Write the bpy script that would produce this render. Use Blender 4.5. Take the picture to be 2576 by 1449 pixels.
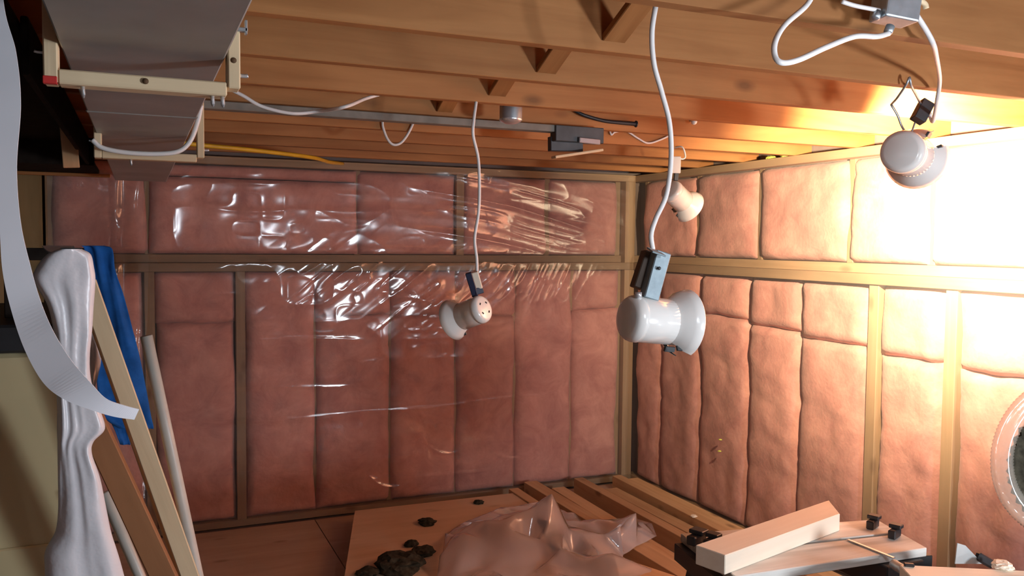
import bpy, bmesh, math, random
import numpy as np
from mathutils import Vector, Matrix

for o in list(bpy.data.objects):
    bpy.data.objects.remove(o)
SC = bpy.context.scene
COL = SC.collection
random.seed(7)
RNG = np.random.RandomState(11)

# ------------------------------------------------------------------ camera
# world: X runs along the back wall to the right, Y towards the back wall, Z up
YAW, PIT, ROLL, FPX = 23.6, 3.07, 0.54, 2146.0
CAMP = Vector((0, 0, 1.6))
CR = Matrix.Rotation(math.radians(-YAW), 3, 'Z') @ Matrix.Rotation(math.radians(90 - PIT), 3, 'X') @ Matrix.Rotation(math.radians(ROLL), 3, 'Z')
cam_d = bpy.data.cameras.new('camera'); cam_d.sensor_width = 36; cam_d.lens = FPX / 2576 * 36
cam_d.clip_start = 0.02
cam = bpy.data.objects.new('camera', cam_d); COL.objects.link(cam)
cam.matrix_world = Matrix.Translation(CAMP) @ CR.to_4x4()
SC.camera = cam

# ------------------------------------------------------------------ world, lights, exposure
w = bpy.data.worlds.new('world'); SC.world = w; w.use_nodes = True
w.node_tree.nodes['Background'].inputs[0].default_value = (0.75, 0.8, 1.0, 1)
w.node_tree.nodes['Background'].inputs[1].default_value = 0.03
SC.view_settings.view_transform = 'Standard'
SC.view_settings.look = 'None'
SC.view_settings.gamma = 1
SC.view_settings.use_curve_mapping = False
SC.view_settings.exposure = 0.32

def lamp(name, typ, loc, energy, color, target=None, **kw):
    d = bpy.data.lights.new(name, typ); d.energy = energy; d.color = color
    for k, v in kw.items(): setattr(d, k, v)
    o = bpy.data.objects.new(name, d); COL.objects.link(o); o.location = loc
    if target is not None:
        o.rotation_euler = (Vector(target) - Vector(loc)).to_track_quat('-Z', 'Y').to_euler()
    return o

# assumed unseen lights: an area light right of the camera, point lights around it
lamp('assumed_area_light', 'AREA', (2.5, -0.5, 1.2), 44, (0.84, 0.91, 1.0), (1.55, 3.2, 0.75), shape='RECTANGLE', size=0.30, size_y=0.22)
for i, (x, y, z, e) in enumerate([(-0.7, -0.6, 1.9, 4), (1.5, -0.9, 1.9, 6), (2.75, 0.3, 0.8, 6)]):
    lamp('assumed_point_light', 'POINT', (x, y, z), e, (0.84, 0.91, 1.0), shadow_soft_size=0.035)

lamp('added_fill_light', 'POINT', (1.10, 0.58, 1.74), 15, (0.80, 0.89, 1.0), shadow_soft_size=0.09)  # unseen light, added to brighten the nearest spotlight

# ------------------------------------------------------------------ helpers
def ray(px, py):
    return CR @ Vector(((px - 1288) / FPX, -(py - 724.5) / FPX, -1))
def P(px, py, X=None, Y=None, Z=None):
    """point of the place seen at a picture position, on the plane X=, Y= or Z="""
    d = ray(px, py)
    t = X / d.x if X is not None else Y / d.y if Y is not None else (Z - CAMP.z) / d.z
    return CAMP + d * t

def thing(name, label, cat, loc, group=None):
    o = bpy.data.objects.new(name, None); COL.objects.link(o); o.location = loc
    o.empty_display_size = 0.05
    return tag(o, label, cat, group)
def tag(o, label=None, cat=None, group=None, kind=None):
    if label: o['label'] = label
    if cat: o['category'] = cat
    if group: o['group'] = group
    if kind: o['kind'] = kind
    return o
def wloc(o):
    p = Vector(o.location)
    while o.parent:
        o = o.parent; p += Vector(o.location)
    return p
def link(name, me, mat, parent=None, loc=(0, 0, 0), rot=None):
    """loc is in world space; parents are never rotated"""
    o = bpy.data.objects.new(name, me); COL.objects.link(o)
    if mat is not None and not me.materials: me.materials.append(mat)
    if parent is not None:
        o.parent = parent; o.location = Vector(loc) - wloc(parent)
        if parent.rotation_euler.to_matrix() != Matrix.Identity(3):
            inv = parent.rotation_euler.to_matrix().inverted()
            o.location = inv @ o.location
            rot = inv @ (rot if rot is not None else Matrix.Identity(3))
    else:
        o.location = loc
    if rot is not None: o.rotation_euler = rot.to_euler()
    return o
def mesh(name, verts, faces, mat, parent=None, smooth=False, base=None):
    """verts in world space; the origin is put at the base of the shape"""
    v = np.array([tuple(p) for p in verts], dtype=float)
    if base is None:
        lo, hi = v.min(0), v.max(0); base = ((lo[0] + hi[0]) / 2, (lo[1] + hi[1]) / 2, lo[2])
    base = np.array(tuple(base))
    me = bpy.data.meshes.new(name)
    me.from_pydata((v - base).tolist(), [], [list(map(int, f)) for f in faces])
    if smooth: me.polygons.foreach_set('use_smooth', [True] * len(me.polygons))
    me.update()
    return link(name, me, mat, parent, base)
def bm_mesh(name, bm, mat, smooth=False):
    me = bpy.data.meshes.new(name); bm.to_mesh(me); bm.free()
    if mat is not None: me.materials.append(mat)
    if smooth: me.polygons.foreach_set('use_smooth', [True] * len(me.polygons))
    return me
def frame(axis, up=(0, 0, 1)):
    x = Vector(axis).normalized(); u = Vector(up)
    if abs(x.dot(u.normalized())) > 0.99: u = Vector((0, 1, 0))
    y = u.cross(x).normalized(); z = x.cross(y)
    return Matrix((x, y, z)).transposed()
def box_me(name, L, W, H, mat, bevel=0.002, seg=1, taper=None):
    bm = bmesh.new(); bmesh.ops.create_cube(bm, size=1)
    for v in bm.verts: v.co = Vector((v.co.x * L, v.co.y * W, v.co.z * H))
    if taper: taper(bm)
    if bevel > 0: bmesh.ops.bevel(bm, geom=bm.edges[:], offset=bevel, segments=seg, affect='EDGES', profile=0.6)
    return bm_mesh(name, bm, mat)
def beam(name, p0, p1, W, H, mat, parent=None, up=(0, 0, 1), bevel=0.002, taper=None):
    """a bar from p0 to p1 (its centre line), W across, H along up; grain along local X"""
    p0, p1 = Vector(p0), Vector(p1)
    return link(name, box_me(name, (p1 - p0).length, W, H, mat, bevel, taper=taper), None, parent, (p0 + p1) / 2, frame(p1 - p0, up))
def spline(pts, n=10):
    pts = [Vector(p) for p in pts]
    q = [pts[0] * 2 - pts[1]] + pts + [pts[-1] * 2 - pts[-2]]
    out = []
    for i in range(1, len(q) - 2):
        a, b, c, d = q[i - 1:i + 3]
        for k in range(n):
            t = k / n
            out.append(0.5 * (2 * b + (c - a) * t + (2 * a - 5 * b + 4 * c - d) * t * t + (3 * b - a - 3 * c + d) * t ** 3))
    return out + [pts[-1]]
def tube(name, pts, r, mat, parent=None, seg=8, n=8, flat=1.0, smooth=True, rfun=None):
    pts = spline(pts, n) if n > 1 else [Vector(p) for p in pts]
    V, Fc = [], []
    prev = None
    for i, p in enumerate(pts):
        t = (pts[min(i + 1, len(pts) - 1)] - pts[max(i - 1, 0)]).normalized()
        if prev is None:
            u = t.orthogonal().normalized()
        else:
            u = (prev - t * prev.dot(t)).normalized()
        prev = u; vv = t.cross(u)
        rr = rfun(i / (len(pts) - 1)) * r if rfun else r
        for k in range(seg):
            a = 2 * math.pi * k / seg
            V.append(p + (u * math.cos(a) + vv * math.sin(a) * flat) * rr)
    for i in range(len(pts) - 1):
        for k in range(seg):
            k2 = (k + 1) % seg
            Fc.append((i * seg + k, i * seg + k2, (i + 1) * seg + k2, (i + 1) * seg + k))
    Fc.append(tuple(range(seg))[::-1]); Fc.append(tuple(range((len(pts) - 1) * seg, len(pts) * seg)))
    return mesh(name, V, Fc, mat, parent, smooth)
def lathe(name, prof, base, axis, mat, parent=None, seg=28, a0=0, a1=2 * math.pi, up=(0, 0, 1), smooth=True):
    """prof: (radius, distance along axis); angle 0 points up"""
    x = Vector(axis).normalized(); u = Vector(up)
    if abs(x.dot(u.normalized())) > 0.999: u = Vector((0, 1, 0))
    u = (u - x * u.dot(x)).normalized(); v = x.cross(u)
    full = abs(a1 - a0 - 2 * math.pi) < 1e-6
    n = seg if full else seg + 1
    V, Fc = [], []
    for r, d in prof:
        for k in range(n):
            a = a0 + (a1 - a0) * k / seg
            V.append(Vector(base) + x * d + (u * math.cos(a) + v * math.sin(a)) * r)
    for i in range(len(prof) - 1):
        for k in range(seg):
            k2 = (k + 1) % n
            Fc.append((i * n + k, i * n + k2, (i + 1) * n + k2, (i + 1) * n + k))
    return mesh(name, V, Fc, mat, parent, smooth)
def grid_faces(nu, nv):
    i = np.arange((nu - 1) * (nv - 1)); a = (i // (nu - 1)) * nu + i % (nu - 1)
    return np.stack([a, a + 1, a + 1 + nu, a + nu], 1)

# value noise on numpy arrays
def _h(ix, iy, s):
    n = (ix.astype(np.int64) * 374761393 + iy.astype(np.int64) * 668265263 + s * 974634777) & 0x7fffffff
    n = ((n ^ (n >> 13)) * 1274126177) & 0x7fffffff
    return ((n ^ (n >> 16)) & 0xffff) / 65535.0
def vn(x, y, s=0):
    x = np.asarray(x, float); y = np.asarray(y, float)
    ix, iy = np.floor(x), np.floor(y); fx, fy = x - ix, y - iy
    fx = fx * fx * fx * (fx * (fx * 6 - 15) + 10); fy = fy * fy * fy * (fy * (fy * 6 - 15) + 10)
    a, b, c, d = _h(ix, iy, s), _h(ix + 1, iy, s), _h(ix, iy + 1, s), _h(ix + 1, iy + 1, s)
    return (a * (1 - fx) + b * fx) * (1 - fy) + (c * (1 - fx) + d * fx) * fy
def fbm(x, y, s=0, o=4):
    t = 0; amp = 0.5; f = 1
    for k in range(o):
        t = t + amp * vn(x * f, y * f, s + k * 17); amp *= 0.5; f *= 2.03
    return t
def ridge(x, y, s=0, o=3, p=1.6):
    t = 0; amp = 0.55; f = 1
    for k in range(o):
        t = t + amp * (1 - np.abs(2 * vn(x * f, y * f, s + k * 31) - 1)) ** p; amp *= 0.5; f *= 2.1
    return t

# ------------------------------------------------------------------ materials
MATS = {}
def nm(name):
    m = bpy.data.materials.new(name); m.use_nodes = True; nt = m.node_tree
    for n in list(nt.nodes): nt.nodes.remove(n)
    out = nt.nodes.new('ShaderNodeOutputMaterial')
    N = lambda t, **k: _node(nt, t, **k)
    MATS[name] = m
    return m, nt, N, out
def _node(nt, t, **k):
    n = nt.nodes.new('ShaderNode' + t)
    for a, v in k.items():
        if a.startswith('i_'): n.inputs[a[2:].replace('_', ' ')].default_value = v
        else: setattr(n, a, v)
    return n
def ramp(N, stops):
    r = N('ValToRGB'); e = r.color_ramp.elements
    while len(e) < len(stops): e.new(0.5)
    for el, (p, c) in zip(e, stops): el.position = p; el.color = (*c, 1)
    return r
def wood(name, dark, light, knot=(0.10, 0.045, 0.02), grain=22.0, rough=0.62, knots=1.0, var=0.25):
    m, nt, N, out = nm(name); L = nt.links.new
    tc = N('TexCoord'); info = N('ObjectInfo')
    add = N('VectorMath', operation='ADD'); mul = N('VectorMath', operation='SCALE'); mul.inputs['Scale'].default_value = 37.0
    cmb = N('CombineXYZ'); L(info.outputs['Random'], cmb.inputs[0]); L(info.outputs['Random'], cmb.inputs[1]); L(info.outputs['Random'], cmb.inputs[2])
    L(cmb.outputs[0], mul.inputs[0]); L(tc.outputs['Object'], add.inputs[0]); L(mul.outputs[0], add.inputs[1])
    mp = N('Mapping'); mp.inputs['Scale'].default_value = (1.3, grain, grain); L(add.outputs[0], mp.inputs['Vector'])
    n1 = N('TexNoise', i_Scale=1.0, i_Detail=5.0, i_Roughness=0.6, i_Distortion=0.6); L(mp.outputs[0], n1.inputs['Vector'])
    n2 = N('TexNoise', i_Scale=2.2, i_Detail=3.0); L(add.outputs[0], n2.inputs['Vector'])
    mx = N('Mix', data_type='FLOAT'); mx.inputs[0].default_value = 0.4; L(n1.outputs[0], mx.inputs[2]); L(n2.outputs[0], mx.inputs[3])
    r = ramp(N, [(0.32, dark), (0.68, light)]); L(mx.outputs[0], r.inputs[0])
    mk = N('Mapping'); mk.inputs['Scale'].default_value = (3.2, 7.0, 7.0); L(add.outputs[0], mk.inputs['Vector'])
    vo = N('TexVoronoi', feature='F1', i_Scale=1.0, i_Randomness=1.0); L(mk.outputs[0], vo.inputs['Vector'])
    kr = ramp(N, [(0.05, (1, 1, 1)), (0.16, (0, 0, 0))]); L(vo.outputs['Distance'], kr.inputs[0])
    km = N('Math', operation='MULTIPLY'); km.inputs[1].default_value = 0.75 * knots; L(kr.outputs[0], km.inputs[0])
    m2 = N('Mix', data_type='RGBA'); m2.inputs['B'].default_value = (*knot, 1); L(km.outputs[0], m2.inputs['Factor']); L(r.outputs[0], m2.inputs['A'])
    vr = N('MapRange'); vr.inputs['To Min'].default_value = 1 - var; vr.inputs['To Max'].default_value = 1 + var * 0.6; L(info.outputs['Random'], vr.inputs[0])
    hv = N('HueSaturation'); L(vr.outputs[0], hv.inputs['Value']); L(m2.outputs['Result'], hv.inputs['Color'])
    bs = N('BsdfPrincipled', i_Roughness=rough); bs.inputs['Specular IOR Level'].default_value = 0.25
    L(hv.outputs[0], bs.inputs['Base Color'])
    bu = N('Bump', i_Strength=0.25, i_Distance=0.004); L(n1.outputs[0], bu.inputs['Height']); L(bu.outputs[0], bs.inputs['Normal'])
    L(bs.outputs[0], out.inputs[0]); return m
def plain(name, col, rough=0.5, metal=0.0, var=0.12, scale=18.0, bump=0.0, coat=0.0, spec=0.5):
    m, nt, N, out = nm(name); L = nt.links.new
    tc = N('TexCoord'); n = N('TexNoise', i_Scale=scale, i_Detail=4.0); L(tc.outputs['Object'], n.inputs['Vector'])
    c0 = tuple(max(0, c * (1 - var)) for c in col); c1 = tuple(min(1, c * (1 + var)) for c in col)
    r = ramp(N, [(0.3, c0), (0.7, c1)]); L(n.outputs[0], r.inputs[0])
    b = N('BsdfPrincipled', i_Roughness=rough, i_Metallic=metal); b.inputs['Specular IOR Level'].default_value = spec
    b.inputs['Coat Weight'].default_value = coat
    L(r.outputs[0], b.inputs['Base Color'])
    if bump:
        bu = N('Bump', i_Strength=bump, i_Distance=0.01); L(n.outputs[0], bu.inputs['Height']); L(bu.outputs[0], b.inputs['Normal'])
    L(b.outputs[0], out.inputs[0]); return m
def insul(name, c0, c1):
    m, nt, N, out = nm(name); L = nt.links.new
    tc = N('TexCoord'); info = N('ObjectInfo')
    mul = N('VectorMath', operation='ADD'); L(tc.outputs['Object'], mul.inputs[0])
    cmb = N('CombineXYZ'); ms = N('Math', operation='MULTIPLY'); ms.inputs[1].default_value = 40; L(info.outputs['Random'], ms.inputs[0])
    L(ms.outputs[0], cmb.inputs[0]); L(ms.outputs[0], cmb.inputs[2]); L(cmb.outputs[0], mul.inputs[1])
    n = N('TexNoise', i_Scale=6.0, i_Detail=8.0, i_Roughness=0.68, i_Distortion=0.6); L(mul.outputs[0], n.inputs['Vector'])
    r = ramp(N, [(0.33, c0), (0.66, c1)]); L(n.outputs[0], r.inputs[0])
    n2 = N('TexNoise', i_Scale=60.0, i_Detail=4.0); L(mul.outputs[0], n2.inputs['Vector'])
    vr = N('MapRange'); vr.inputs['To Min'].default_value = 0.88; vr.inputs['To Max'].default_value = 1.08; L(info.outputs['Random'], vr.inputs[0])
    hv = N('HueSaturation'); L(vr.outputs[0], hv.inputs['Value']); L(r.outputs[0], hv.inputs['Color'])
    b = N('BsdfPrincipled', i_Roughness=0.95); b.inputs['Specular IOR Level'].default_value = 0.05
    b.inputs['Sheen Weight'].default_value = 0.15
    L(hv.outputs[0], b.inputs['Base Color'])
    bu = N('Bump', i_Strength=0.35, i_Distance=0.006); L(n2.outputs[0], bu.inputs['Height']); L(bu.outputs[0], b.inputs['Normal'])
    L(b.outputs[0], out.inputs[0]); return m
def film(name, haze=0.06, gloss=1.0, rough=0.10, tint=(0.97, 0.95, 0.93), hazecol=(0.8, 0.78, 0.76), trans=0.0, bump=0.0, ior=1.5):
    """clear polyethylene: mostly transparent, glossy by Fresnel, a little milky"""
    m, nt, N, out = nm(name); L = nt.links.new
    fr = N('Fresnel', i_IOR=ior)
    geo = N('NewGeometry'); ei = N('Mix', data_type='FLOAT'); ei.inputs[2].default_value = ior; ei.inputs[3].default_value = 1 / ior     # thin sheet: same reflection from both sides
    L(geo.outputs['Backfacing'], ei.inputs[0]); L(ei.outputs[0], fr.inputs['IOR'])
    fm = N('Math', operation='MULTIPLY', use_clamp=True); fm.inputs[1].default_value = gloss; L(fr.outputs[0], fm.inputs[0])
    t = N('BsdfTransparent'); t.inputs[0].default_value = (*tint, 1)
    d = N('BsdfDiffuse'); d.inputs[0].default_value = (*hazecol, 1)
    tr = N('BsdfTranslucent'); tr.inputs[0].default_value = (*hazecol, 1)
    dm = N('MixShader'); dm.inputs[0].default_value = trans; L(d.outputs[0], dm.inputs[1]); L(tr.outputs[0], dm.inputs[2])
    a = N('MixShader'); a.inputs[0].default_value = haze; L(t.outputs[0], a.inputs[1]); L(dm.outputs[0], a.inputs[2])
    g = N('BsdfGlossy'); g.inputs['Roughness'].default_value = rough
    b = N('MixShader'); L(fm.outputs[0], b.inputs[0]); L(a.outputs[0], b.inputs[1]); L(g.outputs[0], b.inputs[2])
    if bump:
        tc = N('TexCoord'); n = N('TexNoise', i_Scale=30.0, i_Detail=3.0); L(tc.outputs['Object'], n.inputs['Vector'])
        bu = N('Bump', i_Strength=bump, i_Distance=0.004); L(n.outputs[0], bu.inputs['Height'])
        L(bu.outputs[0], g.inputs['Normal']); L(bu.outputs[0], fr.inputs['Normal'])
    L(b.outputs[0], out.inputs[0]); return m
def emit(name, col, s):
    m, nt, N, out = nm(name)
    e = N('Emission'); e.inputs[0].default_value = (*col, 1); e.inputs[1].default_value = s
    nt.links.new(e.outputs[0], out.inputs[0]); return m

M_joist = wood('joist_wood', (0.29, 0.112, 0.034), (0.47, 0.212, 0.074), grain=16, knots=0.8)
M_stud = wood('stud_wood', (0.26, 0.17, 0.095), (0.38, 0.255, 0.15), knots=0.6)
M_pine = wood('pine_wood', (0.62, 0.46, 0.28), (0.78, 0.62, 0.40), knots=0.5, var=0.1)
M_pine2 = wood('lumber_wood', (0.52, 0.30, 0.15), (0.72, 0.47, 0.26), knots=0.7, var=0.2)
M_brown = wood('stained_wood', (0.22, 0.09, 0.035), (0.36, 0.16, 0.07), knots=0.3)
M_white2x4 = wood('fresh_wood', (0.80, 0.68, 0.53), (0.92, 0.82, 0.67), knots=0.35, var=0.05)
M_ply = wood('plywood', (0.40, 0.27, 0.19), (0.56, 0.40, 0.30), grain=9, knots=0.5, var=0.12)
M_ply2 = wood('plywood_sheet', (0.54, 0.36, 0.23), (0.70, 0.50, 0.34), grain=9, knots=0.3, var=0.05)
M_worn = wood('worn_bench_wood', (0.24, 0.23, 0.20), (0.90, 0.88, 0.82), knot=(0.2, 0.17, 0.13), grain=14, knots=0.5, var=0.05)
M_panel = wood('brown_panel', (0.20, 0.14, 0.06), (0.32, 0.23, 0.11), grain=8, knots=0.2, var=0.1)
M_insul = insul('pink_insulation', (0.46, 0.205, 0.18), (0.66, 0.34, 0.285))
M_concrete = plain('concrete', (0.22, 0.17, 0.15), 0.9, scale=6, bump=0.3)
M_subfloor = wood('subfloor_boards', (0.26, 0.12, 0.05), (0.38, 0.19, 0.09), grain=10, knots=0.3)
M_film = film('clear_film', haze=0.04, gloss=1.7, rough=0.11)
M_film2 = film('clear_film_taut', haze=0.05, gloss=0.55, rough=0.28)
M_film3 = film('clear_film_hazy', haze=0.13, gloss=1.0, rough=0.12, hazecol=(0.6, 0.58, 0.55))
M_heap = film('crumpled_film', haze=0.42, gloss=2.0, rough=0.13, hazecol=(0.93, 0.91, 0.94), trans=0.30, bump=0.2)
M_bag = plain('white_plastic', (0.74, 0.73, 0.76), 0.30, var=0.04, scale=14, bump=0.5)
M_strip = plain('white_foam_strip', (0.80, 0.81, 0.86), 0.6, var=0.03, scale=10)
M_blue = plain('blue_cloth', (0.010, 0.085, 0.30), 0.85, var=0.25, scale=25, bump=0.3, spec=0.2)
M_enamel = plain('white_enamel', (0.80, 0.78, 0.74), 0.22, var=0.03, scale=8, coat=0.6)
M_galv = plain('galvanised_steel', (0.42, 0.47, 0.50), 0.42, metal=0.75, var=0.18, scale=25)
M_duct = plain('duct_metal', (0.40, 0.41, 0.39), 0.48, metal=0.55, var=0.16, scale=5)
M_steel_dark = plain('dark_steel', (0.07, 0.075, 0.08), 0.5, metal=0.5, var=0.2)
M_black = plain('black_plastic', (0.018, 0.018, 0.02), 0.45, var=0.2)
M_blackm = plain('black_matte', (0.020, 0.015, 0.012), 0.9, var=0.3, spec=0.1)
M_adapter = plain('dark_blue_plastic', (0.018, 0.022, 0.05), 0.4, var=0.1)
M_cable = plain('white_cable', (0.74, 0.72, 0.70), 0.45, var=0.05)
M_yellow = plain('yellow_cable', (0.62, 0.36, 0.02), 0.5, var=0.1)
M_greypipe = plain('grey_conduit', (0.56, 0.54, 0.48), 0.4, var=0.1, scale=12)
M_channel = plain('dull_steel', (0.20, 0.18, 0.15), 0.7, var=0.2)
M_bracket = plain('blue_grey_zinc', (0.23, 0.29, 0.32), 0.5, metal=0.3, var=0.18, scale=40)
M_brownsteel = plain('dark_brown_steel', (0.10, 0.065, 0.045), 0.6, metal=0.3, var=0.2)
M_beige = plain('beige_enamel', (0.52, 0.44, 0.25), 0.5, var=0.05, scale=3)
M_red = plain('red_paint', (0.55, 0.03, 0.025), 0.5, var=0.1)
M_nail = plain('bright_zinc', (0.75, 0.76, 0.78), 0.3, metal=0.7, var=0.05)
M_debris = plain('dark_debris', (0.045, 0.04, 0.028), 0.95, var=0.6, scale=40, bump=0.6, spec=0.1)
M_green = plain('yellow_green_scrap', (0.55, 0.58, 0.10), 0.8, var=0.2)
M_hole = plain('dark_slot', (0.01, 0.009, 0.008), 0.9, var=0.1)
M_clear = film('clear_ring_plastic', haze=0.30, gloss=1.3, rough=0.12, hazecol=(0.85, 0.78, 0.66), trans=0.4)
M_bulbglow = emit('lit_bulb', (1.0, 0.80, 0.50), 18.0)
M_blade = plain('saw_blade', (0.55, 0.60, 0.60), 0.35, metal=0.5, var=0.06)
M_foil = plain('silver_foil', (0.75, 0.76, 0.78), 0.25, metal=0.8, var=0.08)
M_knot = plain('wood_knot', (0.12, 0.06, 0.025), 0.8, var=0.2)

# ------------------------------------------------------------------ structure
def slab(name, lo, hi, mat, parent=None):
    lo, hi = Vector(lo), Vector(hi); s = hi - lo
    o = link(name, box_me(name, s.x, s.y, s.z, mat, 0), None, parent, (lo + hi) / 2)
    if parent is None: o['kind'] = 'structure'
    return o
WB, WR, TOP = 4.90, 3.03, 2.05          # front of the back studs, front of the right studs, underside of the joists
XL, YB = -2.3, -3.0
floor = slab('floor', (XL, YB, -0.12), (3.3, 5.2, -0.012), M_concrete)
for i, (a, b) in enumerate([(-1.0, 0.90), (0.905, 2.1), (2.105, 3.02)]):      # sheets of plywood laid on the concrete
    for j, (c, d) in enumerate([(2.2, 3.6), (3.605, 4.86)]):
        slab('plywood_panel', (a, c, -0.012), (b, d, 0.0), M_ply, floor)
wall_back = slab('wall_back', (XL, WB + 0.12, -0.012), (3.3, WB + 0.3, 2.42), M_concrete)
wall_right = slab('wall_right', (WR + 0.12, YB, -0.012), (WR + 0.27, WB + 0.12, 2.42), M_concrete)
wall_left = slab('wall_left', (XL - 0.12, YB, -0.012), (XL, WB + 0.12, 2.42), M_concrete)
wall_rear = slab('wall_rear', (XL, YB - 0.12, -0.012), (WR + 0.12, YB, 2.42), M_concrete)
ceiling = slab('ceiling', (XL, YB, 2.335), (WR + 0.12, WB + 0.12, 2.42), M_subfloor)

# joists run along X
JY = [1.37 + 0.406 * k for k in range(-3, 9)]
for k, y in enumerate(JY):
    beam('joist', (XL, y + 0.019, TOP + 0.118), (WR + 0.115, y + 0.019, TOP + 0.118), 0.038, 0.235, M_joist, ceiling)
# cross bridging between the joists
for k in range(3, 7):
    y0, y1 = JY[k] + 0.038, JY[k + 1]
    xb = 1.03 + (0.02 * (k - 3) if k < 6 else 0.0)
    beam('bridging_brace', (xb, y0, TOP + 0.20), (xb, y1, TOP + 0.03), 0.018, 0.06, M_joist, ceiling, up=(1, 0, 0))
    beam('bridging_brace', (xb + 0.075, y0, TOP + 0.03), (xb + 0.075, y1, TOP + 0.20), 0.018, 0.06, M_joist, ceiling, up=(1, 0, 0))

def XB(px, py=900): return P(px, py, Y=WB).x
def YR(px, py=800): return P(px, py, X=WR).y
Z0, Z1, Z2, Z3 = 1.425, 1.472, 1.518, 2.008      # lower plate, upper plate, top plate
def batt(parent, u0, u1, z0, z1, front, wallb, seed, bulge=0.020):
    """a pillow of fibreglass between two studs. wallb: True back wall (u=X), False right wall (u=Y)"""
    w_, h_ = abs(u1 - u0), z1 - z0
    nu, nv = max(10, int(w_ / 0.02)), max(10, int(h_ / 0.022))
    s, t = np.meshgrid(np.linspace(0, 1, nu), np.linspace(0, 1, nv))
    e = lambda q, L, r: np.clip(np.minimum(q, 1 - q) * L / r, 0, 1)
    rim = np.sqrt(1 - (1 - e(s, w_, 0.10)) ** 2) * np.sqrt(1 - (1 - e(t, h_, 0.025)) ** 2)
    ran = fbm(s * w_ * 4 + seed * 7.1, t * h_ * 4, seed, 4)
    cre = ridge(s * w_ * 2.5 + seed, t * h_ * 6 + seed * 3, seed + 5, 2, 6)
    dpt = front + 0.020 * (1 - rim) + (0.5 - ran) * 0.040 - bulge * rim + 0.012 * cre + 0.006 * (0.5 - fbm(s * w_ * 14, t * h_ * 14 + seed, seed + 2, 3))
    uu = u0 + (u1 - u0) * s + (fbm(t * h_ * 3, t * 0, seed, 2) - 0.4) * 0.030 * (s - 0.5) * 2
    wav = 0.045 * (fbm(uu * 5.0, uu * 0 + 3, 900, 3) - 0.45)            # the split between two batts is ragged, the same for both
    lo_, hi_ = (z0 > 0.5) * (z0 < 1.4), (z1 > 0.5) * (z1 < 1.4)
    zz = (z0 + lo_ * wav) * (1 - t) + (z1 + hi_ * wav) * t
    V = [(uu[i, j], dpt[i, j], zz[i, j]) if wallb else (dpt[i, j], uu[i, j], zz[i, j]) for i in range(nv) for j in range(nu)]
    n0 = len(V)
    bk = front + 0.085
    for (i, j) in [(0, 0), (0, nu - 1), (nv - 1, nu - 1), (nv - 1, 0)]:
        V.append((uu[i, j], bk, zz[i, j]) if wallb else (bk, uu[i, j], zz[i, j]))
    Fc = [list(f) for f in grid_faces(nu, nv)]
    b0, b1, b2, b3 = n0, n0 + 1, n0 + 2, n0 + 3
    Fc += [list(range(nu))[::-1] + [b0, b1], [k * nu for k in range(nv)] + [b3, b0],
           [(nv - 1) * nu + k for k in range(nu)] + [b2, b3], [k * nu + nu - 1 for k in range(nv)][::-1] + [b1, b2], [b0, b3, b2, b1]]
    if not wallb: pass
    return mesh('insulation_batt', V, Fc, M_insul, parent, True)
def stud_v(parent, u, z0, z1, front, wallb, wd=0.038):
    if wallb: beam('stud', (u, front + 0.027, z0), (u, front + 0.027, z1), wd, 0.054, M_stud, parent, up=(0, 1, 0))
    else: beam('stud', (front + 0.027, u, z0), (front + 0.027, u, z1), 0.054, wd, M_stud, parent, up=(0, 1, 0))
def plate(parent, name, u0, u1, z0, z1, front, wallb, dpt=0.09):
    zc = (z0 + z1) / 2
    if wallb: beam(name, (u0, front + dpt / 2, zc), (u1, front + dpt / 2, zc), dpt, z1 - z0, M_stud, parent)
    else: beam(name, (front + dpt / 2, u0, zc), (front + dpt / 2, u1, zc), dpt, z1 - z0, M_stud, parent)

# back wall
XE = -0.42
for f_, z0, z1, nm_ in [(WB, 0, 0.038, 'bottom_plate'), (WB - 0.012, Z0, Z1, 'rail_plate'), (WB + 0.052, Z1, Z2, 'rail_plate'), (WB, Z3, TOP, 'top_plate')]:
    plate(wall_back, nm_, XE, WR + 0.1, z0, z1, f_, True, 0.064)
low = [XE, XB(378), XB(606), XB(796), XB(985), XB(1150), XB(1300), XB(1442), XB(1560)]
split = [None, 1.15, None, 1.16, 1.145, 1.13, None, 1.17]
low_t = (1, 2)
def gapb(k, wide): return 0.028 if k in wide else 0.004
for k, u in enumerate(low):
    stud_v(wall_back, u, 0.038, Z0, WB if k in low_t else WB + 0.042, True, 0.05 if k in (2, 1) else 0.038)
    if k < len(low) - 1:
        a, b = u + gapb(k, low_t), low[k + 1] - gapb(k + 1, low_t)
        sp = split[k]
        if sp:
            batt(wall_back, a, b, 0.042, sp, WB + 0.012, True, k + 1); batt(wall_back, a, b, sp, Z0 - 0.004, WB + 0.012, True, k + 21)
        else:
            batt(wall_back, a, b, 0.042, Z0 - 0.004, WB + 0.012, True, k + 1)
upx = [XE, XB(378), XB(905), XB(1160), XB(1382), XB(1560)]
for k, u in enumerate(upx):
    stud_v(wall_back, u, Z2, Z3, WB + (0.03 if k == 3 else 0.062), True, 0.05 if k == 3 else 0.038)
    if k < len(upx) - 1:
        a, b = u + gapb(k, (3,)), upx[k + 1] - gapb(k + 1, (3,))
        if k == 1:      # a batt laid on its side with a narrow strip above it
            batt(wall_back, a, b, Z2 + 0.004, 1.935, WB + 0.035, True, 41); batt(wall_back, a, b, 1.94, Z3 - 0.004, WB + 0.04, True, 42, 0.015)
        else:
            batt(wall_back, a, b, Z2 + 0.004, Z3 - 0.004, WB + 0.045, True, 50 + k)
beam('corner_post', (2.995, WB + 0.045, 0.038), (2.995, WB + 0.045, Z3), 0.075, 0.09, M_stud, wall_back, up=(0, 1, 0))
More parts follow.
